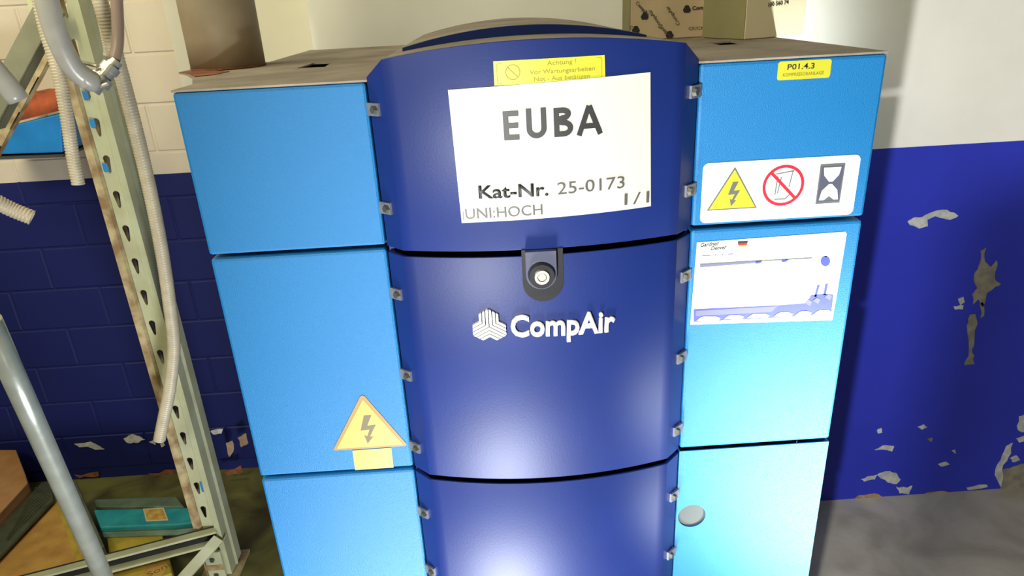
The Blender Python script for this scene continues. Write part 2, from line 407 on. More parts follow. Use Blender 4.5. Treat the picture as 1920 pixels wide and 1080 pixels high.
# bowed centre covers
def bowed(zt, zb, arch=None, n=24):
    bm = bmesh.new(); prof = [(-.25, -.0005)]+[(-.221+.442*i/n, yb(-.221+.442*i/n)) for i in range(n+1)]+[(.25, -.0005)]
    A = []; B = []; A2 = []; B2 = []
    for x, y in prof:
        t = zt if arch is None else arch(x)
        A.append(bm.verts.new((x, y, H+t))); B.append(bm.verts.new((x, y, H+zb)))
        yi = y+.004 if abs(x) < .24 else .012
        A2.append(bm.verts.new((x*.985, yi, H+t))); B2.append(bm.verts.new((x*.985, yi, H+zb)))
    for i in range(len(prof)-1):
        bm.faces.new((A[i], A[i+1], B[i+1], B[i])); bm.faces.new((A2[i], B2[i], B2[i+1], A2[i+1]))
        bm.faces.new((A[i], A2[i], A2[i+1], A[i+1])); bm.faces.new((B[i], B[i+1], B2[i+1], B2[i]))
    for i in (0, -1): bm.faces.new((A[i], B[i], B2[i], A2[i]))
    return bm
def arch1(x):
    return .030+.018*(1-(x/.221)**2) if abs(x) <= .2211 else .004
cen = []
for i, (zt, zb) in enumerate([(0, -.262), (-.272, -.700), (-.711, -1.141), (-1.151, -1.66)]):
    o = obj('centre_panel', bowed(zt, zb, arch1 if i == 0 else None), m_navy, cab, bevel=.0012); cen.append(o)
    for p_ in o.data.polygons: p_.use_smooth = abs(p_.normal.z) < .3 and abs(p_.center.x) < .2205
for x0, x1 in ((-.249, -.2405), (.2405, .249)):
    obj('centre_channel', box((x0, .0125, H-1.66), (x1, .029, H-.004)), m_navy, cab)
# hood: arched dusty cover behind the top centre panel
def archsolid(f, x0, x1, y0, y1, zlow, n=28, bow=True):
    bm = bmesh.new(); T = []
    for i in range(n+1):
        x = x0+(x1-x0)*i/n; ya = y0 if not bow else yb(x)+.0045
        T.append([bm.verts.new((x, ya, H+f(x))), bm.verts.new((x, y1, H+f(x))), bm.verts.new((x, y1, H+zlow(x))), bm.verts.new((x, ya, H+zlow(x)))])
    for i in range(n):
        for k in range(4): bm.faces.new((T[i][k], T[i][(k+1) % 4], T[i+1][(k+1) % 4], T[i+1][k]))
    bm.faces.new(T[0]); bm.faces.new(T[-1]); return bm
def hood_f(x): return arch1(x)-.0012
hd = obj('hood', archsolid(hood_f, -.2209, .2209, 0, .60, lambda x: .0005), m_dust, cab, smooth=False)
tag(hd, 'dusty arched hood on the cabinet top')
for sx in (-1, 1):
    a = [(sx*.2211, y, H+.0286) for y in (-.026, .60)]; b = [(sx*.243, y, H+.0004) for y in (.60, .004)]
    c = [(sx*.2211, y, H+.0004) for y in (.60, -.026)]
    bm = bmesh.new(); v = [bm.verts.new(p) for p in (a[0], a[1], b[0], b[1], c[0], c[1])]
    for f in ((0,1,2,3), (3,2,4,5), (0,5,4,1), (0,3,5), (1,4,2)): bm.faces.new([v[i] for i in f])
    obj('hood_flank', bm, m_dust, cab)
def arch2(x):
    t = (x+.006)/.199; return .0365+.0255*max(0, 1-t*t)
lid = obj('vent_lid', archsolid(lambda x: arch2(x), -.203, .191, .10, .56, lambda x: min(hood_f(x)+.0004, arch2(x)-.0005), bow=False), m_dust, cab)
tag(lid, 'raised curved vent lid, dusty on top')
obj('lid_lip', archsolid(lambda x: arch2(x)-.0004, -.2025, .1905, .094, .0998, lambda x: min(hood_f(x)+.0004, arch2(x)-.0012), bow=False), m_navy, lid)
# brackets with bolts down both seams
zs = [-.042, -.195, -.343, -.498, -.650, -.801, -.946, -1.09, -1.24]
for sx in (-1, 1):
    q = Vector((sx*.030, .029, 0)).normalized(); nrm = Vector((sx*.029, -.030, 0)).normalized()
    for z in zs:
        c = Vector((sx*.2375, -.0135, H+z)); e = Vector((sx*.2515, -.003, H+z))
        a = c-q*.007; b = e; u = Vector((0, 0, .0095))
        br = obj('bracket', prism([a-u, b-u, b+u, a+u], nrm*.004), m_bracket, cab)
        obj('bolt', cyl(c+nrm*.0042, c+nrm*.010, .0072, .0055, n=6), m_bolt, br)
# lock
cr = lambda x, z: Vector((x, yb(x), z+H))
def ushape(hw, ztop, zc, n=16): return [(-hw, ztop)]+[(-hw*math.cos(math.pi*k/n), zc-hw*math.sin(math.pi*k/n)) for k in range(n+1)]+[(hw, ztop)]
U = [(x-.001, z) for x, z in ushape(.0325, -.262, -.318)]
lk = obj('lock_recess', flat(U, yb, .0003, .0012), m_black, cab)
U2 = [(x-.004, z) for x, z in ushape(.024, -.262, -.301)]
obj('lock_tongue', flat(U2, yb, .0017, .010), mat('grey navy plastic', (.05, .055, .10), .4, var=.1), lk)
obj('lock_ring', cyl((-.004, -.0735, H-.300), (-.004, -.0835, H-.300), .0215, .0195, 32), m_black, lk)
bm = holed(disc(-.004, -.300, .0115), [disc(-.004, -.300, .0072)], lambda x, z: Vector((x, -.0836, z+H)), (0, -.004, 0))
cyl((-.004, -.0836, H-.300), (-.004, -.0862, H-.300), .0062, n=16, bm=bm)
obj('key_cylinder', bm, m_chrome, lk)
# cast badge: three-armed striped emblem and name
def emblem(cx, cz, R, wd, surf, off, depth, gaps=3, rot=0, bm=None):
    bm = bm or bmesh.new(); step = wd/gaps
    for s in range(3):
        a1 = math.radians(90+120*s+rot); a2 = a1+math.radians(120); bis = (a1+a2)/2
        d1 = Vector((math.cos(a1), math.sin(a1))); d2 = Vector((math.cos(a2), math.sin(a2)))
        for k in range(gaps):
            for lo, hi in ((k*step+step*.14, (k+1)*step-step*.14),):
                h = math.sin(math.radians(60)); pa = Vector((math.cos(bis), math.sin(bis)))
                n1 = Vector((-d1.y, d1.x)); n2 = Vector((d2.y, -d2.x))
                i0, i1 = pa*(lo/h), pa*(hi/h)
                e = R-.0
                p = [d1*e+n1*lo, i0, d2*e+n2*lo, d2*e*(1-.0*k)+n2*hi, i1, d1*e+n1*hi]
                # shorten outer stripes so that the arm ends are pointed
                p[0] -= d1*(lo*.6); p[5] -= d1*(hi*.6); p[2] -= d2*(lo*.6); p[3] -= d2*(hi*.6)
                flat([(cx+v.x, cz+v.y) for v in p], surf, off, depth, bm)
    return bm
em = emblem(-.0915, -.3905, .0315, .0165, yb, .0004, .006)
obj('badge_emblem', em, m_cream, cab)
for i, (s, x0, z0, x1, z1) in enumerate([('CompAir', -.0570, -.4085, .1155, -.4135)]):
    bd = obj('badge_lettering', txt(s, x0, z0, x1, z1, .0385, yb, .0004, .0065, bold=.026), m_cream, cab)

# ---- stickers on the cabinet
# yellow notice above the sheet
def q2(P, s, t):
    a = Vector(P[0]).lerp(Vector(P[1]), s); b = Vector(P[3]).lerp(Vector(P[2]), s); v = a.lerp(b, t); return v.x, v.y
QY = [(-.0605, .0212), (.0975, .0212), (.0988, -.0115), (-.0608, -.0120)]
st = obj('notice_sticker', sheet(0, 0, 0, 0, yb, .0003, .0004, corner=lambda s, t: q2(QY, s, t)), m_yel, cab)
tag(st, 'yellow notice sticker above the white sheet')
obj('border', holed(rrect(-.0565, -.0105, .0938, .0185, .004), [rrect(-.0559, -.0099, .0932, .0179, .0035)], lambda x, z: Vector((x, yb(x)-.0009, z+H)), (0, -.0002, 0)), m_olive, st)
bm = ringm(-.0338, .0052, .0105, .0010, yb, .0009)
b2 = strokes([((-.0412, .0124), (-.0264, -.002))], .0011, yb, .0009); me = bpy.data.meshes.new('t'); b2.to_mesh(me); bm.from_mesh(me)
obj('ban_sign', bm, m_olive, st)
bm = bmesh.new()
for s, x0, z0, x1, z1 in (('Achtung !', .0150, .0118, .0560, .0125), ('Vor Wartungsarbeiten', -.0100, .0008, .0832, .0012), ('Not - Aus betätigen', -.0040, -.0088, .0755, -.0086)):
    b2 = txt(s, x0, z0, x1, z1, .0062, yb, .0009, .0002); me = bpy.data.meshes.new('t'); b2.to_mesh(me); bm.from_mesh(me)
obj('lettering', bm, m_faint, st)
# code label, top right
st = obj('code_sticker', flat(rrect(.3715, -.034, .4535, -.0065, .004)), m_yel, cab)
tag(st, 'small yellow code sticker on the upper right panel')
obj('lettering', txt('P01.4.3', .386, -.0190, .4275, -.0190, .0082, bold=.01, off=.001), m_ink, st)
obj('small_print', txt('KOMPRESSORANLAGE', .380, -.0288, .4430, -.0285, .0048, off=.001), m_faint, st)
# pictogram label
st = obj('warning_sticker', flat(rrect(.2655, -.2555, .5205, -.156, .009)), m_white, cab)
tag(st, 'white sticker with three warning pictograms')
def bolt_sym(cx, cz, s):
    P = [(-.05, .42), (.16, .42), (.0, .08), (.24, .10), (.03, -.28), (.12, -.28), (-.06, -.5), (-.12, -.22), (-.04, -.26), (.05, -.04), (-.2, -.06)]
    return [(cx+x*s, cz+z*s) for x, z in P]
obj('triangle_border', flat([(.3170, -.1640), (.2755, -.2345), (.3585, -.2345)], off=.001), m_grey, st)
obj('triangle', flat([(.3170, -.1685), (.2790, -.2325), (.3550, -.2325)], off=.0014), m_yel, st)
obj('bolt_symbol', flat(bolt_sym(.3175, -.207, .044), off=.0018), m_grey, st)
obj('ban_ring', ringm(.3985, -.1995, .0340, .0048, off=.0014), m_red, st)
obj('ban_bar', strokes([((.3760, -.1765), (.4215, -.2235))], .0048, off=.0018), m_red, st)
obj('cabinet_symbol', strokes([((.385, -.180), (.414, -.176)), ((.388, -.184), (.386, -.214)), ((.394, -.185), (.390, -.212)), ((.386, -.222), (.404, -.222)), ((.412, -.176), (.408, -.202)), ((.404, -.222), (.413, -.212))], .0016, off=.0014), m_grey, st)
obj('hourglass_frame', flat([(.4560, -.1680), (.4965, -.1680), (.4955, -.2340), (.4555, -.2340)], off=.001), m_grey, st)
obj('hourglass_ground', flat([(.4585, -.1725), (.4940, -.1725), (.4930, -.2300), (.4580, -.2300)], off=.0014), mat('slate print', (.06, .065, .10), .5, var=.1), st)
bm = bmesh.new()
flat([(.4620+.028*0, -.1740), (.4905, -.1740), (.4880, -.1870), (.4790, -.1975), (.4730, -.1975), (.4640, -.1870)], off=.0018, bm=bm)
flat([(.4735, -.2015), (.4785, -.2015), (.4885, -.2120), (.4915, -.2280), (.4600, -.2280), (.4630, -.2120)], off=.0018, bm=bm)
obj('hourglass_bulbs', bm, m_white, st)
obj('sand', flat([(.468, -.2280), (.4760, -.2215), (.484, -.2280)], off=.0022), m_grey, st)
# rating plate
PQ = [(.2640, -.2905), (.5160, -.2840), (.5125, -.4480), (.2600, -.4380)]
st = obj('service_sticker', flat([(.2625, -.2885), (.5130, -.2855), (.5155, -.290), (.5135, -.4035), (.5120, -.4490), (.2590, -.4405)]), m_white, cab)
tag(st, 'large white and violet service sticker on the right panel')
def pl(n, px, m, off=.001): return obj(n, flat([(at(x, y, 0).x, at(x, y, 0).z-H) for x, y in px], off=off), m, st)
pl('violet_band', [(1300,579),(1300,603),(1440,596),(1558,588),(1562,552),(1545,550),(1520,553),(1512,568),(1460,572)], m_vio)
pl('pale_band', [(1304,582),(1458,573),(1446,584),(1304,592)], m_lgrey, .0014)
pl('grey_bar', [(1312,494),(1428,487),(1428,492),(1312,501)], m_lgrey)
pl('grey_line', [(1312,494),(1522,482),(1522,484),(1312,496)], m_grey, .0014)
pl('blue_tab', [(1416,489),(1428,488),(1424,493),(1416,494)], m_vio, .0014)
pl('blue_tab', [(1464,487),(1478,485),(1474,490),(1466,491)], m_vio, .0014)
pl('flag_black', [(1383,452),(1402,451),(1401,455),(1383,456)], m_ink)
pl('flag_red', [(1383,456),(1401,455),(1400,459),(1384,460)], m_red)
pl('flag_gold', [(1384,460),(1400,459),(1399,462),(1385,463)], m_gold)
pl('drop', [(at_) for at_ in [(1547+9*math.cos(t), 489+10*math.sin(t)) for t in [2*math.pi*k/14 for k in range(14)]]], m_vio)
pl('drop_cap', [(1538,466),(1562,465),(1560,476),(1548,482),(1540,476)], mat('pale teal print', (.55, .75, .72), .5, var=.05))
pl('post', [(1532,534),(1537,533),(1530,556),(1526,556)], m_vio)
pl('post', [(1547,532),(1552,531),(1548,552),(1543,553)], m_vio)
for a, b in ((1305,1350),(1356,1394),(1400,1442),(1450,1486),(1490,1521),(1524,1560)):
    y = 601-(a-1300)*.055
    pl('white_name', [(a,y),(a+6,y-5),(a+12,y-8),(b-8,y-8),(b,y-5),(b-3,y-1)], m_white, .0018)
for k, (a, y) in enumerate(((1508,567),(1523,563),(1545,556))): pl('photo_spot', [(a,y),(a+8,y-6),(a+14,y-2),(a+10,y+6)], m_lgrey, .0018)
c_ = lambda x, y: (at(x, y, 0).x, at(x, y, 0).z-H)
obj('lettering', txt('Gardner', *c_(1313, 463), *c_(1348, 459), .0072, off=.001, shear=.3, bold=.02), m_ink, st)
obj('lettering', txt('Denver', *c_(1332, 469), *c_(1362, 466), .0068, off=.001, shear=.3, bold=.02), m_ink, st)
for a_, b_, y_ in ((1316, 1332, 479.5), (1340, 1343, 478), (1352, 1356, 477.5), (1364, 1374, 476.5)): pl('faint_print', [(a_, y_-1), (b_, y_-2), (b_, y_-.2), (a_, y_+.8)], m_lgrey)
# triangle on the left panel
st = obj('voltage_sticker', flat([(-.3275, -.5400), (-.3320, -.5430), (-.3950, -.6500), (-.3930, -.6540), (-.2625, -.6540), (-.2600, -.6500), (-.3230, -.5430)]), m_brn, cab)
tag(st, 'orange yellow high voltage triangle sticker on the left panel')
obj('triangle_face', flat([(-.3275, -.5490), (-.3890, -.6500), (-.2665, -.6500)], off=.001), m_oyel, st)
obj('bolt_symbol', flat(bolt_sym(-.327, -.610, .066), off=.0014), mat('grey brown print', (.12, .095, .05), .5, var=.05), st)
obj('sticker_tail', flat([(-.3610, -.6565), (-.2890, -.6560), (-.2900, -.7005), (-.3620, -.7005)]), m_oyel, cab)

# ------------------------------------------------------------------ the sheet of paper
PP = [(-.1275, -.0148), (.1660, -.0067), (.1729, -.2082), (-.1229, -.2139)]
pap = thing('paper_sheet', 'white printed catalogue sheet hung on the navy centre column', 'sheet', (.02, -.068, H-.2139))
obj('sheet', sheet(0, 0, 0, 0, yb, .0016, .0004, corner=lambda s, t: q2(PP, s, t), n=28, curl=.08), m_paper, pap)
T = lambda nm, *a, m=m_ink, **k: obj('lettering', txt(nm, *a, surf=yb, off=.0034, depth=.0002, **k), m, pap)
m_ink2 = mat('thin grey ink', (.07, .065, .06), .5, var=.1)
# geometric capitals drawn stroke by stroke like the printed word
def glyph(bm, lines, o, ex, ez, wd):
    for ln in lines:
        for i in range(len(ln)-1):
            a, b = [Vector((o[0]+ex[0]*p[0]+ez[0]*p[1], o[1]+ex[1]*p[0]+ez[1]*p[1])) for p in (ln[i], ln[i+1])]
            d = (b-a).normalized(); n = Vector((-d.y, d.x))*wd/2; e = d*wd*(.0 if len(ln) == 2 else .22)
            flat([tuple(a+n-e), tuple(a-n-e), tuple(b-n+e), tuple(b+n+e)], yb, .0034, .0002, bm)
bm = bmesh.new(); W = .0076; h = .0415
arc = lambda cx, cy, rx, ry, a, b, n=12: [(cx+rx*math.cos(math.radians(a+(b-a)*k/n)), cy+ry*math.sin(math.radians(a+(b-a)*k/n))) for k in range(n+1)]
hw = W/2
gl = lambda x, z, ls: glyph(bm, ls, (x, z), (1, .012), (-.012, 1), W)
gl(-.0510, -.0896, [[(hw, 0), (hw, h)], [(0, hw), (.0225, hw)], [(0, h/2), (.0215, h/2)], [(0, h-hw), (.0225, h-hw)]])
gl(-.0175, -.0890, [[(hw, h)]+arc(.0145, .0140, .0145-hw, .0140-hw, 180, 360)+[(.029-hw, h)]])
gl(.0225, -.0888, [[(hw, 0), (hw, h)], [(hw, h-hw)]+arc(.0125, h*.775, .0088, h*.225-hw, 90, -90, 10)+[(hw, h*.55)], [(hw, h*.55-.001)]+arc(.0140, h*.285, .0100, h*.285-hw, 90, -90, 10)+[(hw, hw)]])
gl(.0560, -.0890, [[(.0030, 0), (.0185, h)], [(.0185, h), (.0350, 0)], [(.0080, .0130), (.0300, .0130)]])
obj('headline', bm, m_ink, pap)
T('Kat-Nr.', -.0938, -.1755, .0113, -.1755, .0205, bold=.018)
T('25-0173', .0252, -.1752, .1290, -.1735, .0195, m=m_ink2)
T('UNI:HOCH', -.1160, -.2075, .0015, -.2047, .0170, m=m_ink2)
T('1/1', .1292, -.2010, .1690, -.2012, .0190, m=m_ink2)
obj('ruled_line', flat([(-.1200, -.1950), (-.1192, -.1950), (-.1200, -.2090), (-.1208, -.2090)], yb, .0040, .0002), m_ink2, pap)

# ------------------------------------------------------------------ parcels on the cabinet
def parcel(name, label, p0, ang, w_, d_, h_, mf, ms):
    t = thing(name, label, 'box', (p0[0], p0[1], H+.0006), 'parcels on the cabinet top'); t.rotation_euler.z = 0
    R = Matrix.Rotation(ang, 4, 'Z'); base = Vector((p0[0], p0[1], H+.0006))
    def place(bm): bm.transform(Matrix.Translation(base) @ R); return bm
    obj('carton', place(box((0, .001, 0), (w_, d_, h_))), mf, t, bevel=.002)
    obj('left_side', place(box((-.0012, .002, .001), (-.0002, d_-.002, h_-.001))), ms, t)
    return t, place
def ptext(s, x0, z0, x1, z1, h, place, bold=0):
    b2 = txt(s, x0, z0, x1, z1, h, off=.0005, depth=.0002, bold=bold)
    b2.transform(Matrix.Translation((0, 0, -H))); return place(b2)
t, place = parcel('parcel', 'tan printed cardboard parcel behind, left of the plain one, on the cabinet top', (.262, .575), math.radians(-5), .168, .165, .17, m_box, m_boxside)
# corrugated strips on its left side
for k in range(9):
    obj('flute', place(box((-.0030, .006+.017*k, .001), (-.0014, .015+.017*k, .168))), m_boxside, t)
m_bg = mat('brown grey print', (.12, .10, .06), .7, var=.2)
for cx, cz, a in ((.025, .062, -45), (.012, .012, -45), (.078, .012, -45), (.056, .045, 135), (.095, .05, 135)):
    r = math.radians(a)
    b2 = txt('CompAir', cx-.022*math.cos(r), cz+.022*abs(math.sin(r)) if a < 0 else cz-.02, cx+.018*math.cos(r), cz-.018*abs(math.sin(r)) if a < 0 else cz+.02, .008, off=.0005, depth=.0002, bold=.01)
    b2.transform(Matrix.Translation((0, 0, -H))); obj('lettering', place(b2), m_bg, t)
for cx, cz in ((.031, .050), (.012, .022), (.088, .008), (.124, .060)):
    b2 = flat([(cx+.009*math.cos(math.radians(90+120*k+s)), cz+.009*math.sin(math.radians(90+120*k+s))) for k in range(3) for s in (-22, 22)], off=.0005, depth=.0002)
    b2.transform(Matrix.Translation((0, 0, -H))); obj('emblem_print', place(b2), m_ink, t)
obj('lettering', ptext('Comp', .136, .058, .166, .058, .008, place, .02), m_ink, t)
obj('lettering', ptext('CK/CK', .130, .016, .164, .016, .007, place), mat('brown print', (.14, .11, .06), .7, var=.2), t)
t, place = parcel('parcel', 'cream cardboard parcel with a part number on the right cabinet corner', (.462, .401), math.radians(18), .150, .148, .16, m_box2, m_boxside)
obj('lettering', ptext('100 560 74', .052, .0600, .1030, .0625, .0085, place, .012), m_ink, t)
obj('lettering', ptext('CompAir', .058, .0765, .097, .0785, .0085, place, .012), m_ink, t)

# ------------------------------------------------------------------ pipe standing beside the cabinet top
pc = Vector((-.592, .415, H)); 
pp = thing('vent_pipe', 'wide grey brown pipe on a rusty flange at the left rear of the cabinet top', 'pipe', (pc.x, pc.y, H))
obj('flange', prism([(-.5405, .085, H), (-.5405, .52, H), (-.67, .52, H), (-.672, .36, H), (-.632, .30, H), (-.590, .215, H)], (0, 0, -.003)), m_dust, pp)
obj('rust_patch', prism([(-.668, .355, H+.0004), (-.630, .302, H+.0004), (-.588, .222, H+.0004), (-.562, .245, H+.0004), (-.553, .30, H+.0004), (-.575, .325, H+.0004), (-.62, .36, H+.0004)], (0, 0, .0008)), m_rust, pp)
obj('pipe', tube([pc+Vector((0, 0, .0015)), pc+Vector((0, 0, .3)), pc+Vector((0, 0, .75))], .072, n=40, step=.05, hollow=False), m_pipe, pp, smooth=True)
bm = cyl(pc+Vector((0, 0, .0014)), pc+Vector((0, 0, .004)), .0730, n=40)
obj('weld_seam', bm, m_rust, pp)

# ------------------------------------------------------------------ storage rack
rk = thing('storage_rack', 'galvanised pallet rack frame with keyhole slotted upright left of the cabinet', 'rack', (-1.13, .9, 0))
ux, uy = -1.178, .86
def strip(prof, z0, z1, th=.002):
    """thin folded sheet: profile in plan swept upwards"""
    bm = bmesh.new(); P = [Vector((ux+a, uy+b, 0)) for a, b in prof]
    A = [bm.verts.new(p+Vector((0, 0, z0))) for p in P]; B = [bm.verts.new(p+Vector((0, 0, z1))) for p in P]
    for i in range(len(P)-1): bm.faces.new((A[i], A[i+1], B[i+1], B[i]))
    return bm
ZT = H+.75
obj('upright', strip([(-.0, .10), (0, 0), (.020, 0), (.025, .009)], .012, ZT), m_galvrust, rk, solid=.002)
obj('upright', strip([(.066, .009), (.071, 0), (.089, 0), (.089, .042), (.095, .05), (.089, .058), (.089, .10), (.065, .10)], .012, ZT), m_galv, rk, solid=.002)
zh = [H-.371-.101*k for k in range(-9, 13)]
def tear(z, c=.0455):
    n = 8; o = [(c+.0095*math.cos(math.pi*k/n), z+.018+.0095*math.sin(math.pi*k/n)) for k in range(n+1)]
    return o+[(c-.0035, z-.018), (c, z-.024), (c+.0045, z-.018)]
obj('slotted_web', holed([(.0258, .012), (.0652, .012), (.0652, ZT), (.0258, ZT)], [tear(z) for z in zh if z > .12 and z < ZT-.1], lambda u, z: Vector((ux+u, uy+.010, z)), (0, .002, 0)), m_galv, rk)
obj('foot_plate', box((ux-.02, uy-.03, 0), (ux+.115, uy+.12, .0105)), m_galvrust, rk)
bm = box((ux+.016, uy-.018, .0115), (ux+.075, uy-.003, .13)); obj('foot_bracket', bm, m_galv, rk, bevel=.003)
obj('rust_band', box((ux+.0155, uy-.0190, .050), (ux+.0755, uy-.0183, .075)), m_galvrust, rk)
for z in (.03, .1): obj('foot_bolt', cyl((ux+.045, uy-.0195, z), (ux+.045, uy-.027, z), .008, n=6), m_bolt, rk)
for px in ((163, 180), (176, 232), (200, 315)):
    p = at(px[0], px[1], uy+.009)
    obj('clip', box((p.x-.009, uy+.0045, p.z-.010), (p.x+.006, uy+.009, p.z+.014)), m_tape, rk, bevel=.003)
p = at(382, 912, uy+.009); obj('clip', box((p.x-.009, uy+.0035, p.z-.020), (p.x+.009, uy+.009, p.z+.020)), m_tape, rk, bevel=.003)
# low beam going left
a = Vector((-1.105, .870, H-1.545)); b = Vector((-2.05, .578, H-1.545)); d = (b-a).normalized(); n = Vector((-d.y, d.x, 0));
if n.y > 0: n = -n
def beam(a, b, prof, bm=None):
    bm = bm or bmesh.new(); d = (b-a).normalized(); n = Vector((-d.y, d.x, 0)); n = -n if n.y > 0 else n
    ring = [[bm.verts.new(p+n*u+Vector((0, 0, v))) for u, v in prof] for p in (a, b)]
    k = len(prof)
    for i in range(k): bm.faces.new((ring[0][i], ring[0][(i+1) % k], ring[1][(i+1) % k], ring[1][i]))
    bm.faces.new(ring[0]); bm.faces.new(ring[1]); return bm
m_brace = mat('olive grey steel', (.17, .17, .11), .55, metal=.2, var=.25, vscale=12)
bmm = obj('beam', beam(a, b, [(0, 0), (.028, 0), (.028, -.008), (.006, -.010), (.006, -.046), (.030, -.048), (.030, -.056), (0, -.056)]), m_galv, rk)
obj('beam_groove', beam(a, b, [(.0062, -.0105), (.0078, -.0105), (.0078, -.0455), (.0062, -.0455)]), m_black, bmm)
obj('beam_edge', beam(a+Vector((0, 0, .0005)), b+Vector((0, 0, .0005)), [(0, 0), (.002, 0), (.002, .004), (0, .004)]), m_black, bmm)
# diagonal braces of the frame
def brace(p, q, wd, th, name='brace', m=m_galv):
    p = Vector(p); q = Vector(q); d = (q-p).normalized(); s = d.cross(Vector((0, -1, 0))).normalized()
    bm = prism([p+s*wd/2, p-s*wd/2, q-s*wd/2, q+s*wd/2], (0, th, 0)); e = Vector((0, .001, 0))
    prism([p-s*wd/2, p-s*(wd/2-.003), q-s*(wd/2-.003), q-s*wd/2], (0, wd*.8, 0), bm)
    return obj(name, bm, m, rk)
brace(at(86, 15, .80), at(-30, 235, .70), .052, .003, m=m_brace)
brace(at(100, 70, .96), at(-40, 330, .96), .030, .003, m=m_galvrust)
brace(at(60, -40, .82), at(74, 22, .80), .05, .003)
brace(at(410, 1010, .84), at(320, 1110, .78), .040, .003, 'low_brace', m_galv)
# front leaning tube
p, q = at(-22, 600, .10), at(225, 1150, .42)
lt = tube([p, (p+q)/2, q], .0215, n=24, step=.3); tag(obj('leaning_pipe', lt, mat('bright steel tube', (.50, .53, .48), .28, metal=.55, bump=.1, bscale=60, var=.15, vscale=20), smooth=True), 'bright steel pipe leaning across the lower left corner before the boxes', 'pipe')

# ------------------------------------------------------------------ hoses hanging on the rack
def hose(px, r, m, label, rib=0, pitch=.009, parts=None):
    P = [at(*p) for p in px]
    o = tag(obj('hose', tube(P, r, rib, pitch), m, smooth=True), label, 'hose'); return o
h1 = hose([(78, -60, .54), (92, 20, .54), (112, 80, .55), (138, 128, .57), (166, 150, .59), (176, 153, .60)], .0235, m_clear, 'thick milky grey hose curving down to a metal clamp on the rack')
h1b = hose([(212, 116, .64), (219, 94, .65), (221, 50, .66), (216, -60, .66)], .0130, m_brownh, 'brownish grey hose rising from the metal clamp')
h2 = hose([(62, -60, .66), (84, 50, .655), (108, 130, .65), (124, 210, .64), (136, 290, .63), (147, 346, .625)], .0145, m_beige, 'beige ribbed hose hanging with its open end in front of the dado line', .07, .0068)
h3 = hose([(-60, 60, .40), (-18, 122, .42), (10, 155, .43), (34, 187, .44)], .0215, m_clear, 'short grey hose end poking in from the left edge near the top')
h4 = hose([(-60, 355, .40), (-20, 372, .42), (20, 392, .44), (60, 408, .45)], .0165, m_beige, 'cream ribbed hose end poking in from the left edge by the navy wall', .06, .007)
h5 = hose([(168, -60, .72), (196, 30, .72), (222, 120, .73), (246, 210, .74), (268, 300, .75), (288, 390, .75), (305, 480, .75), (318, 570, .75), (326, 650, .76), (318, 730, .76), (308, 780, .76), (299, 824, .76)], .0175, m_beige, 'long cream hose hanging down the slotted rack upright', .035, .0075)
h6 = hose([(172, -60, .79), (186, 20, .79), (200, 90, .79), (200, 105, .79)], .0085, m_beige, 'thin ribbed hose above the metal clamp', .08, .006)
cl = thing('hose_clamp', 'shiny metal hose clamp joining the grey and brown hoses', 'clamp', at(200, 140, .60))
p0, p1 = at(184, 154, .615), at(208, 126, .635); dd = (p1-p0)
obj('band', tube([p0-dd*.1, p0+dd*.35], .0262, n=24, step=.02), m_chrome, cl, smooth=False)
obj('band', tube([p0+dd*.72, p0+dd*1.08], .0215, n=24, step=.02), m_chrome, cl)
obj('coupling', tube([p0+dd*.36, p0+dd*.71], .019, n=8, step=.05), m_brownh, cl)
obj('screw', cyl(p0+dd*.8+Vector((-.012, -.022, .012)), p0+dd*.8+Vector((-.045, -.022, .022)), .0045, n=8), m_chrome, cl)
sp = p0+dd*.1; obj('screw', cyl(sp+Vector((-.005, -.024, -.014)), sp+Vector((.028, -.022, -.006)), .0045, n=8), m_chrome, cl)

# ------------------------------------------------------------------ shelf with blue crate
Yc = 1.22
sh = tag(obj('shelf_board', prism([at(-60, 296, Yc), at(118, 290, Yc), at(118, 295, Yc), at(-60, 301, Yc)], (0, .24, 0)), m_slate), 'thin dark shelf board under the blue crate at the left edge', 'shelf')
e = Vector((0, .004, .001))
cr_ = obj('crate', prism([at(-40, 292, Yc)+e, at(116, 287, Yc)+e, at(112, 214, Yc)+e, at(70, 224, Yc)+e, at(-40, 252, Yc)+e], (0, .2, 0)), m_crate, bevel=.004)
tag(cr_, 'bright blue crate on the dark shelf at the left edge', 'crate')
e2 = e+Vector((0, 0, .003))
bm = bmesh.new(); N = 14; top = []; bot = []
for i in range(N+1):
    s = i/N; b_ = at(-30, 246, Yc).lerp(at(112, 210, Yc), s)+e2; t_ = at(-30, 196, Yc).lerp(at(108, 174, Yc), s)+e2
    bump_ = .006*math.sin(s*17)+.004*math.sin(s*31)
    bot.append([bm.verts.new(b_+Vector((0, y, (.004 if y else 0)))) for y in (0, .19)]); top.append([bm.verts.new(t_+Vector((0, y+bump_*.5, bump_))) for y in (.012, .18)])
for i in range(N):
    bm.faces.new((bot[i][0], bot[i+1][0], top[i+1][0], top[i][0])); bm.faces.new((bot[i][1], bot[i+1][1], top[i+1][1], top[i][1]))
    bm.faces.new((top[i][0], top[i+1][0], top[i+1][1], top[i][1])); bm.faces.new((bot[i][0], bot[i+1][0], bot[i+1][1], bot[i][1]))
for i in (0, N): bm.faces.new((bot[i][0], bot[i][1], top[i][1], top[i][0]))
tag(obj('cloth_bundle', bm, m_orange, smooth=True), 'rumpled orange cloth bundle lying on the blue crate', 'cloth')

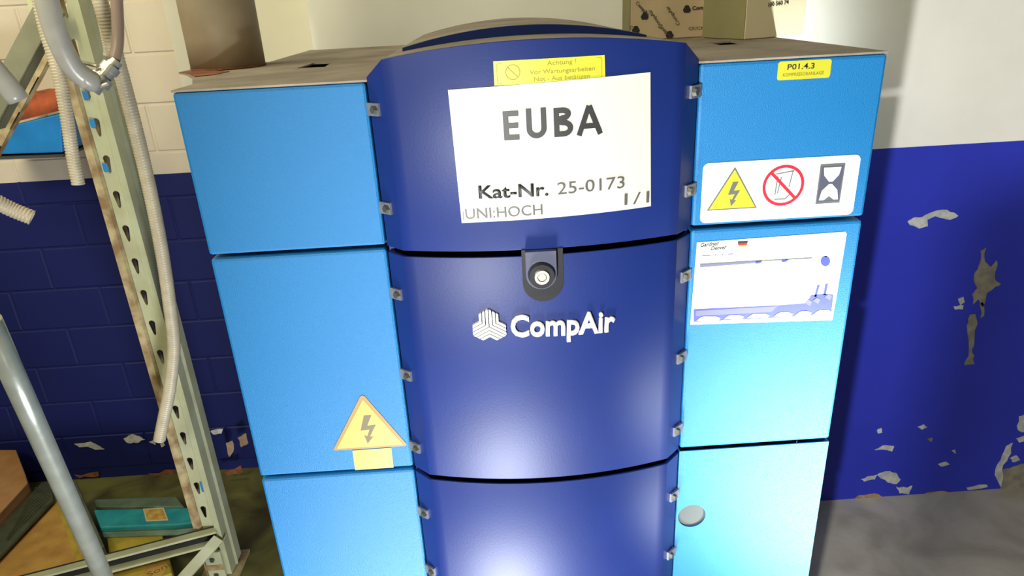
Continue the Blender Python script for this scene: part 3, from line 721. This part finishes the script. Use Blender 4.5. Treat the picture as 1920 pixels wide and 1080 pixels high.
# ------------------------------------------------------------------ goods at the foot of the rack
def lying(name, label, cat, px, z, th, m, zb=None, parts=None, group=None, bevel=.004):
    """flat-topped item: outline of its upper face at height z, sides down by th"""
    pts = [atz(x, y, z) for x, y in px]; c = sum(pts, Vector())/len(pts)
    t = thing(name, label, cat, (c.x, c.y, z-th), group)
    obj('body', prism(pts, (0, 0, -th)), m, t, bevel=bevel); return t, pts
t, _ = lying('cardboard_box', 'large ochre brown cardboard box behind the leaning pipe', 'box', [(95, 946), (122, 925), (168, 1046), (185, 1120), (-60, 1120), (-60, 1090)], .150, .1495, m_card, group='cardboard boxes at the rack foot')
obj('tape', prism([atz(x, y, .1506) for x, y in ((104, 944), (112, 938), (158, 1060), (150, 1066))], (0, 0, .0006)), m_card3, t)
t, _ = lying('cardboard_box', 'pinkish brown cardboard box cut off by the left edge', 'box', [(-60, 850), (0, 843), (30, 843), (48, 890), (52, 905), (0, 962), (-60, 1020)], .22, .2195, m_card2, group='cardboard boxes at the rack foot')
t, _ = lying('steel_channel', 'ribbed grey steel channel lying diagonally between the two brown boxes', 'channel', [(78, 904), (98, 902), (100, 936), (-60, 1105), (-60, 1048)], .176, .014, m_tread)
for k in range(26):
    s0 = k/26
    a_ = atz(58+(-58)*s0*1.0+9, 914+104*s0*1.0, .177); b_ = atz(94+(-90)*s0, 934+90*s0, .177)
    if k < 24: obj('rib', beam(a_, b_, [(-.003, 0), (.003, 0), (0, .004)]), m_tread, t)
t, _ = lying('grey_board', 'grey green board leaning beside the ochre box', 'board', [(118, 912), (142, 900), (196, 1024), (166, 1034)], .198, .047, m_board)
t, _ = lying('cardboard_box', 'yellow ochre cardboard box under the teal case behind the low beam', 'box', [(196, 964), (292, 960), (318, 1050), (322, 1075), (215, 1110), (205, 1050)], .140, .1395, m_card3, group='cardboard boxes at the rack foot')
P = [atz(x, y, .1404) for x, y in ((268, 1075), (284, 1052), (300, 1048), (314, 1056), (308, 1074), (290, 1090))]
obj('label_spot', prism(P, (0, 0, .0006)), m_card, t)
b2 = txt('Soni', 0, -H, .07, -H, .025, off=0, depth=.0004); c0 = atz(278, 1082, .1412)
b2.transform(Matrix.Translation(c0) @ Matrix.Rotation(math.radians(38), 4, 'Z') @ Matrix.Rotation(-math.pi/2, 4, 'X'))
obj('lettering', b2, mat('brown handwriting', (.20, .11, .02), .7, var=.1), t)
# teal case
zc = .1912
t, pts = lying('tool_case', 'flat teal case with an orange label lying on the yellow box', 'case', [(175, 955), (352, 951), (366, 980), (330, 984), (188, 989)], zc, .022, m_teal, bevel=.006)
obj('lower_shell', prism([p+Vector((0, 0, -.0225)) for p in pts], (0, 0, -.028)), m_tealgrey, t, bevel=.006)
obj('label', prism([atz(x, y, zc+.0008) for x, y in ((268, 954), (307, 952), (316, 976), (274, 978))], (0, 0, .0006)), mat('cream label', (.60, .50, .28), .6, var=.1), t)
obj('label_print', prism([atz(x, y, zc+.0018) for x, y in ((271, 956), (305, 954), (312, 973), (276, 975))], (0, 0, .0004)), mat('orange brown print', (.45, .22, .05), .6, col2=(.55, .40, .10), vscale=60), t)
t2, _ = lying('grey_carton', 'low grey green carton behind the teal case', 'box', [(175, 936), (330, 930), (345, 950), (180, 950)], .125, .1245, m_tealgrey)

# ------------------------------------------------------------------ unseen drawer cabinet, added behind the camera to shade the far right wall
tc = thing('shade_blocker', 'unseen dark grey drawer cabinet added behind the camera to block the hand lamp', 'cabinet', (.09, -1.45, 0))
m_tc = mat('dark grey enamel', (.05, .055, .06), .5, var=.1)
obj('body', box((-.205, -1.66, .06), (.38, -1.25, H-.37)), m_tc, tc, bevel=.006)
for k in range(5):
    z0 = .10+.25*k; dr = obj('drawer', box((-.19, -1.2495, z0), (.36, -1.232, z0+.235)), m_tc, tc, bevel=.003)
    obj('handle', box((-.08, -1.2315, z0+.18), (.24, -1.215, z0+.195)), m_bracket, dr, bevel=.003)
for x in (-.17, .35):
    for y in (-1.63, -1.28): obj('foot', cyl((x, y, 0), (x, y, .0595), .02, n=12), m_black, tc)
